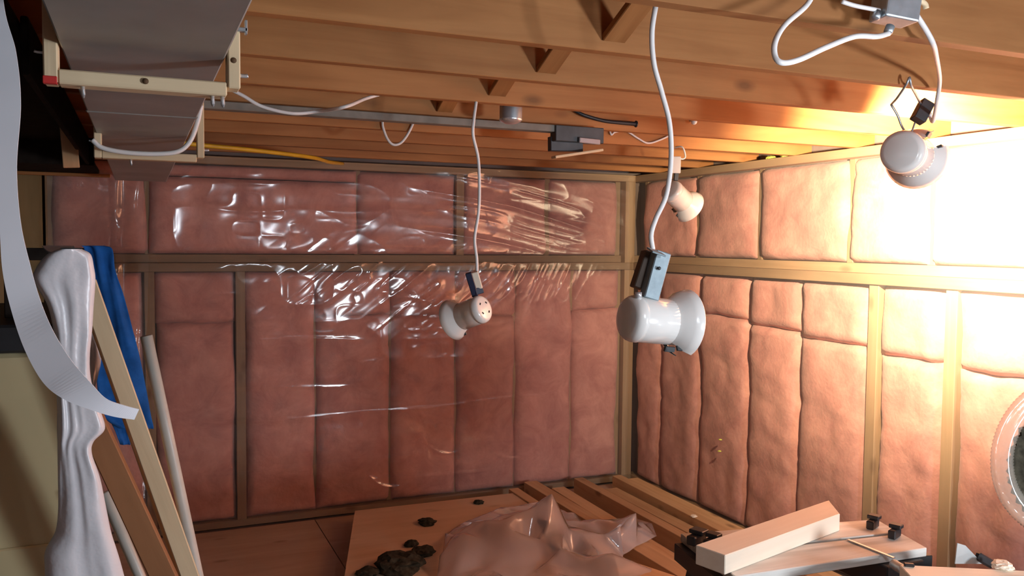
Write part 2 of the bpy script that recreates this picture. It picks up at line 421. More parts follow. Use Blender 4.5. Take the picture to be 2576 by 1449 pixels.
# right wall
YN = 1.2
for f_, z0, z1, nm_ in [(WR, 0, 0.038, 'bottom_plate'), (WR - 0.012, Z0, Z1, 'rail_plate'), (WR + 0.052, Z1, Z2, 'rail_plate'), (WR, Z3, TOP, 'top_plate')]:
    plate(wall_right, nm_, YN, WB + 0.0, z0, z1, f_, False, 0.064)
lowr = [4.87, YR(1660), YR(1757), YR(1880), YR(2008), YR(2196), YR(2392), 2.08, 1.66, YN]
for k, u in enumerate(lowr):
    stud_v(wall_right, u, 0.038, Z0, WR if k in (5, 6) else WR + 0.042, False, 0.055 if k in (5, 6) else 0.038)
    if k < len(lowr) - 1:
        a, b = lowr[k + 1] + gapb(k + 1, (5, 6)), u - gapb(k, (5, 6))
        sp = [None, None, 1.19, 1.17, 1.14, 1.12, 1.10, 1.1, 1.1][k]
        if sp:
            batt(wall_right, a, b, 0.042, sp, WR + 0.012, False, 60 + k); batt(wall_right, a, b, sp, Z0 - 0.004, WR + 0.012, False, 80 + k)
        else:
            batt(wall_right, a, b, 0.042, Z0 - 0.004, WR + 0.012, False, 60 + k)
upr = [4.86, YR(1730), YR(1884), YR(2108), 2.62, 2.16, 1.7, YN]
for k, u in enumerate(upr):
    stud_v(wall_right, u, Z2, Z3, WR + 0.062, False)
    if k < len(upr) - 1:
        batt(wall_right, upr[k + 1] + 0.005, u - 0.005, Z2 + 0.004, Z3 - 0.004, WR + 0.045, False, 100 + k)
# bare brown boards left of the insulation on the back wall
for k in range(6):
    x1 = XE - 0.03 - 0.3 * k
    beam('wall_board', (x1 - 0.148, WB + 0.06, 0.0), (x1 - 0.148, WB + 0.06, TOP), 0.02, 0.294, M_panel, wall_back, up=(1, 0, 0))

# ------------------------------------------------------------------ plastic sheets over the insulation
def sheet(name, label, wallb, u0, u1, z0, z1, nu, nv, fun, mat, cat='plastic sheet', closed=False):
    u, z = np.meshgrid(np.linspace(u0, u1, nu), np.linspace(z0, z1, nv))
    d, du, dz = fun(u, z)
    u2, z2 = u + du, z + dz
    V = np.stack([u2, d, z2], -1) if wallb else np.stack([d, u2, z2], -1)
    o = mesh(name, V.reshape(-1, 3), grid_faces(nu, nv), mat, None, True)
    return tag(o, label, cat)
G = lambda u, z, cu, cz, su, sz: np.exp(-((u - cu) / su) ** 2 - ((z - cz) / sz) ** 2)
def step_up(z): return 1 / (1 + np.exp(-(z - 1.50) / 0.012))
def d_back(u, z):
    base = WB - 0.042 + 0.03 * step_up(z)
    wA = G(u, z, 2.05, 1.80, 0.80, 0.26)
    wB = G(u, z, 1.35, 1.33, 0.62, 0.20)
    wC = G(u, z, 2.35, 1.36, 0.5, 0.14)
    k = z + 0.10 * (u - 1.7) - 0.06 * np.sin((u - 1.0) * 2.2)
    A = ridge(u * 1.0, k * 8.5, 3, 2, 2.0) * (0.35 + 1.1 * vn(u * 2.2, z * 3.0, 61))
    a = math.radians(38); p, q = u * math.cos(a) + z * math.sin(a), -u * math.sin(a) + z * math.cos(a)
    B = ridge(p * 3.0, q * 9.5, 9, 2, 2.0) * (0.2 + 1.4 * vn(u * 3.0, z * 4.0, 63))
    a = math.radians(62); p2, q2 = u * math.cos(a) + z * math.sin(a), -u * math.sin(a) + z * math.cos(a)
    Cc = ridge(p2 * 3.4, q2 * 12, 15, 2, 2.0)
    d = 0.026 * wA * A + 0.021 * wB * B + 0.012 * wC * Cc + 0.018 * fbm(u * 2.6, z * 2.2, 5, 3)
    d = d + 0.0035 * ridge(u * 3.5, z * 6, 33, 2, 4)
    # folds from the roll, level lines along the wall
    for zz, s in [(1.03, 1), (0.78, 2), (0.62, 3), (0.33, 4), (0.18, 6)]:
        line = zz + 0.02 * np.sin(u * 1.7 + s) + 0.006 * np.sin(u * 7 + s * 2)
        d = d + 0.0035 * np.exp(-np.abs(z - line) / 0.010) * np.clip(vn(u * 3.1, u * 0 + s, 50 + s) * 2.4 - 0.9, 0, 1)
    # sagging curved folds
    for cu, cz, r, s in [(1.62, 0.30, 0.17, 1), (2.05, 0.26, 0.2, 2), (1.28, 0.16, 0.2, 3)]:
        rr = np.sqrt((u - cu - 0.1) ** 2 + (z - cz - 0.18) ** 2)
        d = d + 0.010 * np.exp(-((rr - r) / 0.012) ** 2) * np.clip(-(z - cz - 0.10) * 12, 0, 1) * np.exp(-((u - cu) / 0.13) ** 2)
    d = np.minimum(d, 0.05)
    return base - d, 0 * u, 0.0 * z
sheet('vapor_barrier_sheet', 'clear wrinkled plastic sheet stapled over the pink insulation on the back wall', True, 0.045, WR - 0.062, 0.02, TOP - 0.012, 520, 340, d_back, M_film)
def d_left(u, z):
    base = WB - 0.046 + 0.02 * step_up(z)
    d = 0.03 * fbm(u * 2.4 + 9, z * 1.8, 77, 3) + 0.006 * ridge(u * 6, z * 5, 71, 2, 3)
    e = np.clip((u + 0.14) / 0.14, 0, 1)
    d = d + 0.05 * e ** 2 * (0.5 + 0.5 * np.sin(z * 9 + 1)) + 0.015 * np.sin(e * 9) * (e > 0) * vn(z * 5, z * 0, 7)
    return base - d, 0.03 * (vn(z * 4, z * 0, 12) - 0.5) * e, 0 * z
sheet('vapor_barrier_sheet', 'hazy plastic sheet with a loose curled edge beside the blue cloth', True, XE, 0.035, 0.02, TOP - 0.1, 100, 260, d_left, M_film3)
def d_right(u, z):
    base = WR - 0.040 + 0.03 * step_up(z)
    d = 0.018 * fbm(u * 2.4, z * 2.2, 205, 3) + 0.004 * ridge(u * 3 + z * 2, z * 4, 207, 2, 4)
    return base - d, 0 * u, 0 * z
sheet('vapor_barrier_sheet', 'clear taut plastic sheet over the brightly lit pink insulation on the right wall', False, YN, WB - 0.03, 0.02, TOP - 0.012, 260, 200, d_right, M_film2)

# ------------------------------------------------------------------ sheet metal duct with its two wooden frames
DX0, DX1, DZ = -0.1025, 0.126, 1.88
duct = thing('air_duct', 'grey sheet metal air duct running under the joists at upper left', 'duct', ((DX0 + DX1) / 2, 2.0, DZ))
def slab_part(name, lo, hi, mat, parent, bevel=0.003):
    lo, hi = Vector(lo), Vector(hi); s = hi - lo
    return link(name, box_me(name, s.x, s.y, s.z, mat, bevel), None, parent, (lo + hi) / 2)
for a, b in [(0.35, 1.02), (1.024, 2.12), (2.124, 3.22), (3.224, 4.55)]:
    slab_part('duct_section', (DX0, a, DZ), (DX1, b, TOP - 0.004), M_duct, duct)
for y in (1.022, 2.122, 3.222):
    slab_part('drive_cleat', (DX0 - 0.002, y - 0.012, DZ - 0.002), (DX1 + 0.002, y + 0.012, DZ + 0.004), M_duct, duct)
def duct_frame(y, x0, x1, z, label, near):
    t = thing('duct_frame', label, 'wood frame', ((x0 + x1) / 2, y, z), 'wooden frames around the duct')
    wd = 0.019; dp = 0.04
    beam('post', (x0 + wd / 2, y, z + 0.0005), (x0 + wd / 2, y, TOP - 0.002), wd, dp, M_pine, t, up=(0, 1, 0))
    beam('post', (x1 - wd / 2 + 0.001, y - 0.002, z + 0.012), (x1 - wd / 2 + 0.001, y - 0.002, TOP - 0.002), wd, dp, M_pine, t, up=(0, 1, 0))
    beam('crossbar', (x0 + wd, y, z + 0.0105), (x1 - wd, y, z + 0.0105), dp, 0.021, M_pine, t)
    nails = [(x0 + 0.05, 0), (x1 - 0.04, 0), (x1 - 0.025, 0)] if near else [(x0 + 0.09, 0)]
    for xn, _ in nails:
        tube('screw_tip', [(xn, y - 0.006, z + 0.002), (xn + 0.001, y - 0.006, z - 0.012), (xn + 0.003, y - 0.006, z - 0.014)], 0.0032, M_nail, t, 6, 2)
    tube('screw_tip', [(x1 - 0.001, y - 0.006, z + 0.035), (x1 + 0.010, y - 0.006, z + 0.035), (x1 + 0.014, y - 0.006, z + 0.036)], 0.0032, M_nail, t, 6, 2)
    tube('screw_tip', [(x0 + 0.001, y - 0.006, z + 0.045), (x0 - 0.008, y - 0.006, z + 0.045), (x0 - 0.012, y - 0.006, z + 0.046)], 0.002, M_nail, t, 6, 2)
    if near:
        slab_part('red_paint_mark', (x0 - 0.0008, y - dp / 2 - 0.0012, z - 0.001), (x0 + wd - 0.001, y - dp / 2 + 0.012, z + 0.010), M_red, t, 0.001)
        for kx, kz in [(0.5, 0.0125), (0.985, 0.055)]:
            lathe('knot', [(0, 0), (0.0045, 0), (0.0045, 0.002), (0, 0.002)], (x0 + (x1 - x0) * kx - (0.005 if kx > 0.9 else 0), y - dp / 2 - 0.0028, z + kz), (0, 1, 0), M_knot, t, 10)
        beam('steel_clip', (x1 - 0.062, y - 0.022, DZ + 0.045), (x1 + 0.012, y - 0.022, DZ + 0.047), 0.012, 0.006, M_galv, t, bevel=0.001)
        beam('steel_clip', (x1 + 0.0095, y - 0.022, DZ + 0.040), (x1 + 0.0095, y - 0.022, DZ + 0.062), 0.004, 0.012, M_galv, t, up=(0, 1, 0), bevel=0.001)
    return t
duct_frame(1.43, -0.124, 0.1475, 1.8238, 'nearer pine frame with a red paint mark on its corner hung around the grey duct', True)
duct_frame(2.565, -0.108, 0.169, 1.815, 'farther small pine frame around the grey duct with a white cable sagging through it', False)

# the dark hollow left of the duct: black panels added in place of its shade, and a hanger board
bk = thing('shade_panels', 'black panels added for the shade in the dark corner left of the duct', 'beam', (-0.7, 3.4, 1.93))
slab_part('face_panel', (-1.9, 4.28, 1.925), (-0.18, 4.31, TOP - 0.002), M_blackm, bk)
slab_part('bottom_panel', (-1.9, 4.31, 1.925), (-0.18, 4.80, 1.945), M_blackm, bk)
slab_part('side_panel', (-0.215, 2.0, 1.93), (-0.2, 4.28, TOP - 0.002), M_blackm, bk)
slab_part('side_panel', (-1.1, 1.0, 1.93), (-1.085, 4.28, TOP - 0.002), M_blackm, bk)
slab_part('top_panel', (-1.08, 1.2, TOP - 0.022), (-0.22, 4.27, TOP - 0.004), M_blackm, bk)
hb0, hb1 = P(180, 422, Y=3.6), P(172, 330, Y=3.6)
o = beam('hanger_board', hb0, (hb0.x - 0.01, 3.6, TOP - 0.024), 0.055, 0.02, M_pine2, None, up=(0, 1, 0))
tag(o, 'short wooden hanger board in the dark left of the duct', 'board')
ob = P(140, 452, Y=4.62); oc = P(282, 450, Y=4.62)
tag(beam('wood_batten', (ob.x - 0.5, 4.785, 1.915), (-0.13, 4.785, 1.915), 0.03, 0.016, M_joist), 'thin orange batten along the wall top under the black panels', 'batten')

# ------------------------------------------------------------------ hanging spotlights
Rt, Up, Fw = CR @ Vector((1, 0, 0)), CR @ Vector((0, 1, 0)), CR @ Vector((0, 0, -1))
def camdir(r, u, f): return (Rt * r + Up * u + Fw * f).normalized()
def spotlight(label, center, axis, s, roll_up, gap=(2.6, 3.4), slots=False):
    """a white enamelled spotlight head; center is the middle of its body, axis points out of its mouth"""
    ax = Vector(axis).normalized(); c = Vector(center)
    t = thing('hanging_spotlight', label, 'lamp', c - Vector((0, 0, 0.075 * s)), 'spotlights hanging by their cables from the joists')
    L, R = 0.115 * s, 0.048 * s
    b = c - ax * L * 0.5
    up = Vector(roll_up)
    lathe('lamp_body', [(R * 0.98, 0.012 * s), (R, 0.02 * s), (R, L), (R * 0.94, L), (R * 0.94, 0.02 * s)], b, ax, M_enamel, t, 36, up=up)
    cap = lathe('back_cap', [(0, -0.006 * s), (R * 0.74, -0.0055 * s), (R * 0.88, -0.003 * s), (R * 0.97, 0.003 * s), (R * 1.02, 0.011 * s), (R * 1.02, 0.020 * s), (R * 0.97, 0.021 * s)], b, ax, M_enamel, t, 36, up=up)
    x = ax; u = (up - x * up.dot(x)).normalized(); v = x.cross(u)
    for aa in ((0.7, 2.2, 3.9, 5.4) if slots else ()):
        pc = b + x * (-0.0062 * s) + (u * math.cos(aa) + v * math.sin(aa)) * R * 0.5
        d = (-u * math.sin(aa) + v * math.cos(aa))
        beam('vent_slot', pc - d * 0.004 * s, pc + d * 0.004 * s, 0.004 * s, 0.002 * s, M_hole, cap, up=x, bevel=0)
    lathe('front_rim', [(R * 1.0, L * 0.83), (R * 1.10, L * 0.90), (R * 1.36, L * 1.03), (R * 1.52, L * 1.20), (R * 1.49, L * 1.22), (R * 1.32, L * 1.07), (R * 1.02, L * 0.95)],
          b, ax, M_enamel, t, 34, a0=gap[1] - 2 * math.pi, a1=gap[0], up=up)
    for aa in gap:                                  # dark clips at both ends of the open rim
        pc = b + x * L * 1.02 + (u * math.cos(aa) + v * math.sin(aa)) * R * 1.22
        beam('rim_clip', pc - x * 0.012 * s, pc + x * 0.014 * s, 0.006 * s, 0.012 * s, M_steel_dark, t, up=(u * math.cos(aa) + v * math.sin(aa)), bevel=0.001)
    lathe('lamp_socket', [(0, 0.025 * s), (0.018 * s, 0.025 * s), (0.018 * s, 0.055 * s), (0, 0.055 * s)], b, ax, M_black, t, 14, up=up)
    return t, b, u, v
def sphere_pts(name, c, r, mat, parent, axis, n=14):
    prof = [(r * math.sin(math.pi * k / n), -r * math.cos(math.pi * k / n)) for k in range(n + 1)]
    return lathe(name, prof, c, axis, mat, parent, 20)

# 1: the large near one
Y1 = 1.62
c1 = P(1640, 806, Y=Y1)
ax1 = camdir(0.90, -0.10, 0.42)
l1, b1, u1, v1 = spotlight('largest white spotlight hanging nearest the camera on a grey steel bracket', c1, ax1, 1.08, camdir(0, 1, 0.1), (2.75, 3.5))
a0, a1 = P(1632, 752, Y=Y1 - 0.01), P(1664, 634, Y=Y1 - 0.01)
beam('bracket', a0, a1, 0.036, 0.030, M_bracket, l1, up=camdir(0.35, 0.1, -1), bevel=0.002)
beam('bracket_flap', P(1634, 628, Y=Y1 - 0.03), P(1668, 640, Y=Y1 - 0.03), 0.030, 0.004, M_bracket, l1, up=camdir(0, 1, -0.4), bevel=0.001)
beam('bracket_back', P(1604, 726, Y=Y1 + 0.02), P(1634, 634, Y=Y1 + 0.02), 0.03, 0.03, M_brownsteel, l1, up=camdir(0.3, 0.1, -1))  # left side of the bracket, in a darker brown
lathe('screw', [(0, 0), (0.008, 0), (0.008, 0.012), (0, 0.012)], P(1606, 735, Y=Y1 - 0.02), (0, 0, -1), M_nail, l1, 10)
lathe('screw', [(0, 0), (0.004, 0), (0.004, 0.003), (0, 0.003)], P(1658, 675, Y=Y1 - 0.028), camdir(0, 0, -1), M_steel_dark, l1, 10)
tube('cable', [P(1642, 628, Y=Y1), P(1638, 590, Y=Y1), P(1650, 550, Y=Y1), P(1676, 490, Y=Y1), P(1688, 400, Y=Y1), P(1684, 310, Y=Y1 - 0.02), P(1664, 230, Y=Y1 - 0.05),
               P(1645, 160, Y=Y1 - 0.07), P(1640, 80, Y=Y1 - 0.08), P(1652, 0, Y=Y1 - 0.09), P(1660, -60, Y=Y1 - 0.10)], 0.0058, M_cable, l1, 8, 8)
# 2: the one left of it against the back wall
Y2 = 2.60
c2 = P(1184, 788, Y=Y2)
l2, b2, u2, v2 = spotlight('white spotlight with dark blue adapter hanging before the middle of the back wall', c2, camdir(-0.72, -0.28, 0.52), 0.95, camdir(-0.2, 1, 0.1), (2.2, 3.0), True)
beam('adapter', P(1196, 745, Y=Y2 - 0.01), P(1178, 686, Y=Y2 - 0.01), 0.021, 0.022, M_adapter, l2, up=camdir(0, 0, 1))
beam('adapter_foot', P(1194, 735, Y=Y2 - 0.015), P(1214, 729, Y=Y2 - 0.015), 0.022, 0.018, M_adapter, l2, up=camdir(0, 0, 1))
beam('wood_block', P(1206, 726, Y=Y2 - 0.01), P(1194, 684, Y=Y2 - 0.01), 0.022, 0.026, M_white2x4, l2, up=camdir(0, 0, 1))
tube('cable', [P(1200, 684, Y=Y2), P(1199, 650, Y=Y2), P(1194, 600, Y=Y2), P(1203, 540, Y=Y2), P(1206, 480, Y=Y2), P(1203, 400, Y=Y2), P(1190, 340, Y=Y2 - 0.02), P(1192, 300, Y=Y2 - 0.02), P(1197, 262, Y=Y2 - 0.01), Vector((P(1197, 262, Y=Y2).x, Y2, TOP + 0.002))], 0.0055, M_cable, l2, 8, 6)
# 3: the small one by the corner
Y3 = 3.36
c3 = P(1706, 496, Y=Y3)
l3, b3, u3, v3 = spotlight('small white spotlight turned to the corner, behind the cable of the largest one', c3, camdir(0.62, -0.42, 0.55), 1.12, camdir(0.3, 1, 0), (3.3, 4.1))
beam('adapter', P(1700, 436, Y=Y3), P(1701, 394, Y=Y3), 0.040, 0.026, M_enamel, l3, up=camdir(0, 0, 1))
beam('adapter_clip', P(1700, 455, Y=Y3), P(1702, 434, Y=Y3), 0.02, 0.02, M_steel_dark, l3, up=camdir(0, 0, 1))
tube('cable', [P(1701, 396, Y=Y3), P(1718, 400, Y=Y3), P(1724, 392, Y=Y3), P(1716, 370, Y=Y3), Vector((P(1712, 345, Y=Y3).x, Y3 + 0.06, TOP + 0.002))], 0.004, M_cable, l3, 6, 6)
# 4: the lit one by the right wall
Y4 = 1.86
c4 = P(2284, 388, Y=Y4)
tgt4 = P(2462, 470, X=WR)
ax4 = (tgt4 - c4).normalized()
l4, b4, u4, v4 = spotlight('lit white spotlight aimed at the right wall, at the top right', c4, ax4, 1.28, camdir(0, 1, 0), (0.55, 1.25))
sphere_pts('bulb', c4 + ax4 * 0.028, 0.042, M_bulbglow, l4, ax4)
beam('adapter', P(2308, 304, Y=Y4), P(2332, 258, Y=Y4), 0.038, 0.034, M_steel_dark, l4, up=camdir(0, 0, 1))
tube('hanger_wire', [P(2316, 262, Y=Y4), P(2305, 240, Y=1.80), P(2292, 215, Y=1.755), P(2288, 195, Y=1.75), P(2280, 212, Y=1.755), P(2258, 245, Y=1.80), P(2242, 263, Y=Y4)], 0.0034, M_galv, l4, 6, 5)
tube('hanger_strap', [P(2242, 263, Y=Y4), P(2258, 290, Y=Y4), P(2270, 320, Y=Y4), P(2292, 350, Y=Y4 - 0.03), P(2300, 358, Y=Y4 - 0.03)], 0.008, M_galv, l4, 6, 5, flat=0.4)
tube('hanger_wire', [P(2302, 308, Y=Y4), P(2296, 325, Y=Y4), P(2290, 342, Y=Y4)], 0.003, M_galv, l4, 6, 4)
tube('cable', [P(2338, 285, Y=Y4), P(2346, 306, Y=Y4), P(2352, 285, Y=1.82), P(2357, 255, Y=1.77), P(2364, 200, Y=1.70), P(2355, 140, Y=1.45), P(2348, 112, Y=1.345), P(2332, 80, Y=1.33), P(2305, 38, Y=1.31), P(2290, 20, Y=1.30)], 0.0058, M_cable, l4, 8, 6)
sp = lamp('spot_beam', 'SPOT', c4 + ax4 * 0.125, 680, (1.0, 0.785, 0.51), tgt4, spot_size=math.radians(124), spot_blend=1.0, shadow_soft_size=0.035)
sp.parent = None

# ------------------------------------------------------------------ junction box and cables under the joists
YJ = 1.30
jb = thing('junction_box', 'grey metal electrical junction box with cables under the joist at top right', 'electrical box', P(2255, 60, Y=YJ))
bc = P(2252, 22, Y=YJ)
link('box_body', box_me('box_body', 0.075, 0.06, 0.055, M_galv, 0.004, 2), None, jb, bc, frame(camdir(1, -0.12, 0.2), (0, 0, 1)))
link('cover_plate', box_me('cover_plate', 0.085, 0.07, 0.003, M_steel_dark, 0.001), None, jb, bc + Vector((0, 0, 0.030)), frame(camdir(1, -0.12, 0.2), (0, 0, 1)))
for px, py in [(2240, 66), (2208, 30)]:
    lathe('cable_clamp', [(0, 0), (0.009, 0), (0.009, 0.014), (0.006, 0.016), (0, 0.016)], P(px, py, Y=YJ), (-0.5, 0, -1), M_galv, jb, 12)
tube('wood_splinter', [P(2300, -6, Y=YJ - 0.02), P(2325, 8, Y=YJ - 0.02), P(2330, 22, Y=YJ - 0.02)], 0.006, M_pine, jb, 6, 4)
def cable(label, pts, r, mat=None, group='cables under the joists', cat='cable', **k):
    o = tube('electrical_cable', pts, r, mat or M_cable, None, 8, 8, **k)
    return tag(o, label, cat, group)
cable('thick white cable looping down below the junction box at top right', [P(2050, -30, Y=YJ), P(2030, 12, Y=YJ), P(1975, 62, Y=YJ - 0.02), P(1950, 105, Y=YJ - 0.04), P(1950, 142, Y=YJ - 0.05), P(1968, 158, Y=YJ - 0.06), P(2010, 150, Y=YJ - 0.06),
      P(2080, 118, Y=YJ - 0.05), P(2150, 92, Y=YJ - 0.03), P(2205, 92, Y=YJ - 0.02), P(2236, 84, Y=YJ)], 0.0055)
cable('thin pale cable stapled along the joist left of the junction box', [P(1700, -12, Y=1.485), P(1760, 4, Y=1.485), P(1880, 26, Y=1.485), P(1960, 45, Y=1.485), P(2030, 62, Y=1.485), P(2120, 66, Y=1.485), P(2200, 62, Y=1.47)], 0.003)
cable('short white cable end sticking out left of the junction box', [P(2118, 4, Y=YJ), P(2150, 14, Y=YJ), P(2190, 22, Y=YJ), P(2212, 26, Y=YJ)], 0.0045)
cable('pale cable crossing the joist bay behind the loop of thick white cable', [P(1795, 108, Y=2.29), P(1850, 116, Y=2.28), P(1930, 120, Y=2.28), P(1985, 102, Y=2.25), P(2060, 72, Y=2.20)], 0.005)
cable('white cable sagging between the duct frame and a joist, above the yellow cable', [P(560, 215, Y=2.62), P(610, 240, Y=2.62), P(660, 268, Y=2.62), P(735, 285, Y=2.62), P(800, 280, Y=2.62), P(870, 268, Y=2.50), P(920, 248, Y=2.7), P(975, 232, Y=2.74), P(1030, 215, Y=2.76)], 0.0055)
cable('pale cable drooping from the joists left of the middle spotlight cable', [P(1052, 248, Y=3.395), P(1046, 290, Y=3.395), P(1030, 330, Y=3.39), P(1010, 358, Y=3.39), P(990, 364, Y=3.39), P(975, 350, Y=3.39), P(964, 322, Y=3.39), P(962, 305, Y=3.39)], 0.0055)
cable('white cable sagging against the underside of the smaller duct frame', [P(232, 352, Y=2.50), P(258, 372, Y=2.50), P(320, 384, Y=2.50), P(400, 387, Y=2.50), P(450, 380, Y=2.50), P(478, 355, Y=2.50), P(496, 310, Y=2.50), P(506, 265, Y=2.50)], 0.0065)
cable('yellow cable running along the top of the back wall right of the duct', [P(430, 356, Y=3.93), P(515, 366, Y=3.95), P(600, 374, Y=3.98), P(700, 385, Y=4.06), P(790, 397, Y=4.2), P(825, 407, Y=4.45), P(862, 412, Y=4.84)], 0.010, M_yellow)
cable('short black tube in place of a notch shadow between joists near the middle', [P(1440, 275, Y=2.98), P(1470, 290, Y=2.97), P(1520, 304, Y=2.97), P(1565, 309, Y=2.97), P(1590, 311, Y=2.97), P(1601, 312, Y=2.97)], 0.009, M_black, rfun=lambda t: 0.7 + 0.3 * t + (0.5 if t > 0.93 else 0))  # dark notch shadow shaped as a black tube
cable('white looped wire under the joists beside the short black tube', [P(1527, 285, Y=3.39), P(1532, 310, Y=3.39), P(1537, 338, Y=3.39), P(1548, 332, Y=3.39), P(1575, 330, Y=3.39), P(1605, 348, Y=3.39), P(1630, 360, Y=3.39), P(1660, 352, Y=3.39), P(1690, 338, Y=3.392)], 0.0045)
cable('pale cable running up from the joist face to the large spotlight cable', [P(1480, 268, Y=2.74), P(1510, 262, Y=2.72), P(1560, 248, Y=2.72), P(1620, 238, Y=2.70), P(1650, 225, Y=2.68), P(1680, 190, Y=2.45), P(1705, 158, Y=2.42)], 0.0042)

# round metal can and small knob between joists
cn = P(1285, 294, Y=2.80)
rc = thing('round_metal_can', 'round shiny metal can half hidden above a joist', 'can', cn)
lathe('can_shell', [(0.040, 0.0), (0.040, 2.334 - cn.z + 0.012), (0.0, 2.334 - cn.z + 0.012)], cn + Vector((0, 0, -0.012)), (0, 0, 1), M_galv, rc, 24)
lathe('can_lens', [(0.0, -0.014), (0.02, -0.012), (0.034, -0.006), (0.041, 0.0), (0.041, 0.004)], cn + Vector((0, 0, -0.012)), (0, 0, 1), M_foil, rc, 24)
kn = P(1746, 306, Y=2.955)
kb = thing('pull_chain_bulb', 'small white bulb on a joist right of the large spotlight cable', 'bulb', kn)
sphere_pts('bulb', kn, 0.013, M_enamel, kb, (0, 0, 1))
lathe('bulb_socket', [(0, 0), (0.010, 0), (0.012, 0.02), (0, 0.02)], kn + Vector((-0.012, 0, 0.008)), (-0.5, 0.6, 0.7), M_black, kb, 12)

# grey steel channel under the joists, ending in a dark bracket with a wood shim
YC = 2.97
ch = thing('steel_channel', 'long grey steel channel under the joists ending in a dark bracket', 'channel', P(1000, 312, Y=YC))
ca, cb = P(480, 262, Y=YC), P(1440, 346, Y=YC)
beam('channel', (ca.x, YC, TOP - 0.014), (cb.x, YC, TOP - 0.014), 0.05, 0.026, M_channel, ch)
beam('bracket_plate', (P(1388, 360, Y=YC).x, YC - 0.01, TOP - 0.032), (P(1508, 360, Y=YC).x, YC - 0.01, TOP - 0.032), 0.05, 0.06, M_steel_dark, ch)
beam('bracket_plate', (P(1385, 380, Y=YC).x, YC + 0.012, TOP - 0.07), (P(1466, 380, Y=YC).x, YC + 0.012, TOP - 0.066), 0.03, 0.055, M_steel_dark, ch)
beam('foil_end', (P(1452, 372, Y=YC - 0.03).x, YC - 0.045, TOP - 0.055), (P(1504, 372, Y=YC - 0.03).x, YC - 0.045, TOP - 0.059), 0.01, 0.020, M_foil, ch)
beam('wood_shim', P(1392, 396, Y=YC - 0.02), P(1512, 378, Y=YC - 0.03), 0.045, 0.010, M_pine, ch)

# ------------------------------------------------------------------ left side: beige cabinet, hanging things, leaning wood
FX, FY = -0.166, 2.25
fc = thing('furnace_cabinet', 'beige metal furnace cabinet with a black top at the left edge', 'cabinet', (-0.55, 2.6, 0))
slab_part('body', (-0.95, FY, 0.06), (FX, 3.0, 1.335), M_beige, fc, 0.012)
slab_part('plinth', (-0.93, FY + 0.02, 0.0), (FX - 0.02, 2.98, 0.06), M_black, fc)
slab_part('top_band', (-0.96, FY - 0.012, 1.335), (FX + 0.006, 3.01, 1.40), M_black, fc, 0.006)
slab_part('plenum', (-0.93, FY + 0.10, 1.40), (-0.42, 2.95, 1.88), M_blackm, fc, 0.006)
slab_part('door_panel', (-0.93, FY - 0.008, 0.12), (FX - 0.035, FY + 0.002, 0.88), M_beige, fc, 0.004)
# boards and pipes leaning to the left
def lean(name, label, px0, px1, Y, W, H, mat, cat='board', up=(0, 1, 0), z_end=0.0, group='wood and pipes leaning at the left'):
    a, b = P(*px0, Y=Y), P(*px1, Y=Y)
    d = b - a; b = a + d * ((a.z - z_end - 0.004) / -d.z)
    if cat == 'pipe':
        o = tube(name, [a, (a + b) / 2, b], W / 2, mat, None, 14, 2)
    else:
        o = beam(name, a, b, W, H, mat, None, up=up)
    return tag(o, label, cat, group)
lean('leaning_board', 'light pine board with a dark cut end leaning in front of the blue cloth', (218, 708), (478, 1449), 2.08, 0.038, 0.019, M_pine)
lean('leaning_board', 'thin pine strip leaning along the left edge of the light pine board', (200, 720), (452, 1449), 2.11, 0.012, 0.019, M_pine)
lean('leaning_board', 'brown stained square beam leaning under the white plastic', (196, 985), (412, 1449), 2.00, 0.050, 0.045, M_brown)
lean('conduit_pipe', 'long pale pipe leaning right of the blue cloth', (368, 845), (497, 1449), 2.5, 0.032, 0, M_greypipe, 'pipe')
lean('conduit_pipe', 'short grey pipe leaning behind the brown beam at the bottom left', (262, 1240), (352, 1449), 2.16, 0.026, 0, M_greypipe, 'pipe')
hr = thing('added_rail', 'added dark support rail on the black cabinet top behind the white plastic', 'rail', (-0.29, 2.34, 1.402))  # added support, hidden behind the drapes to hold them up
beam('bar', (-0.30, 2.388, 1.560), (-0.085, 2.388, 1.560), 0.03, 0.03, M_blackm, hr)
beam('post', (-0.29, 2.42, 1.402), (-0.29, 2.42, 1.60), 0.03, 0.03, M_blackm, hr, up=(0, 1, 0))

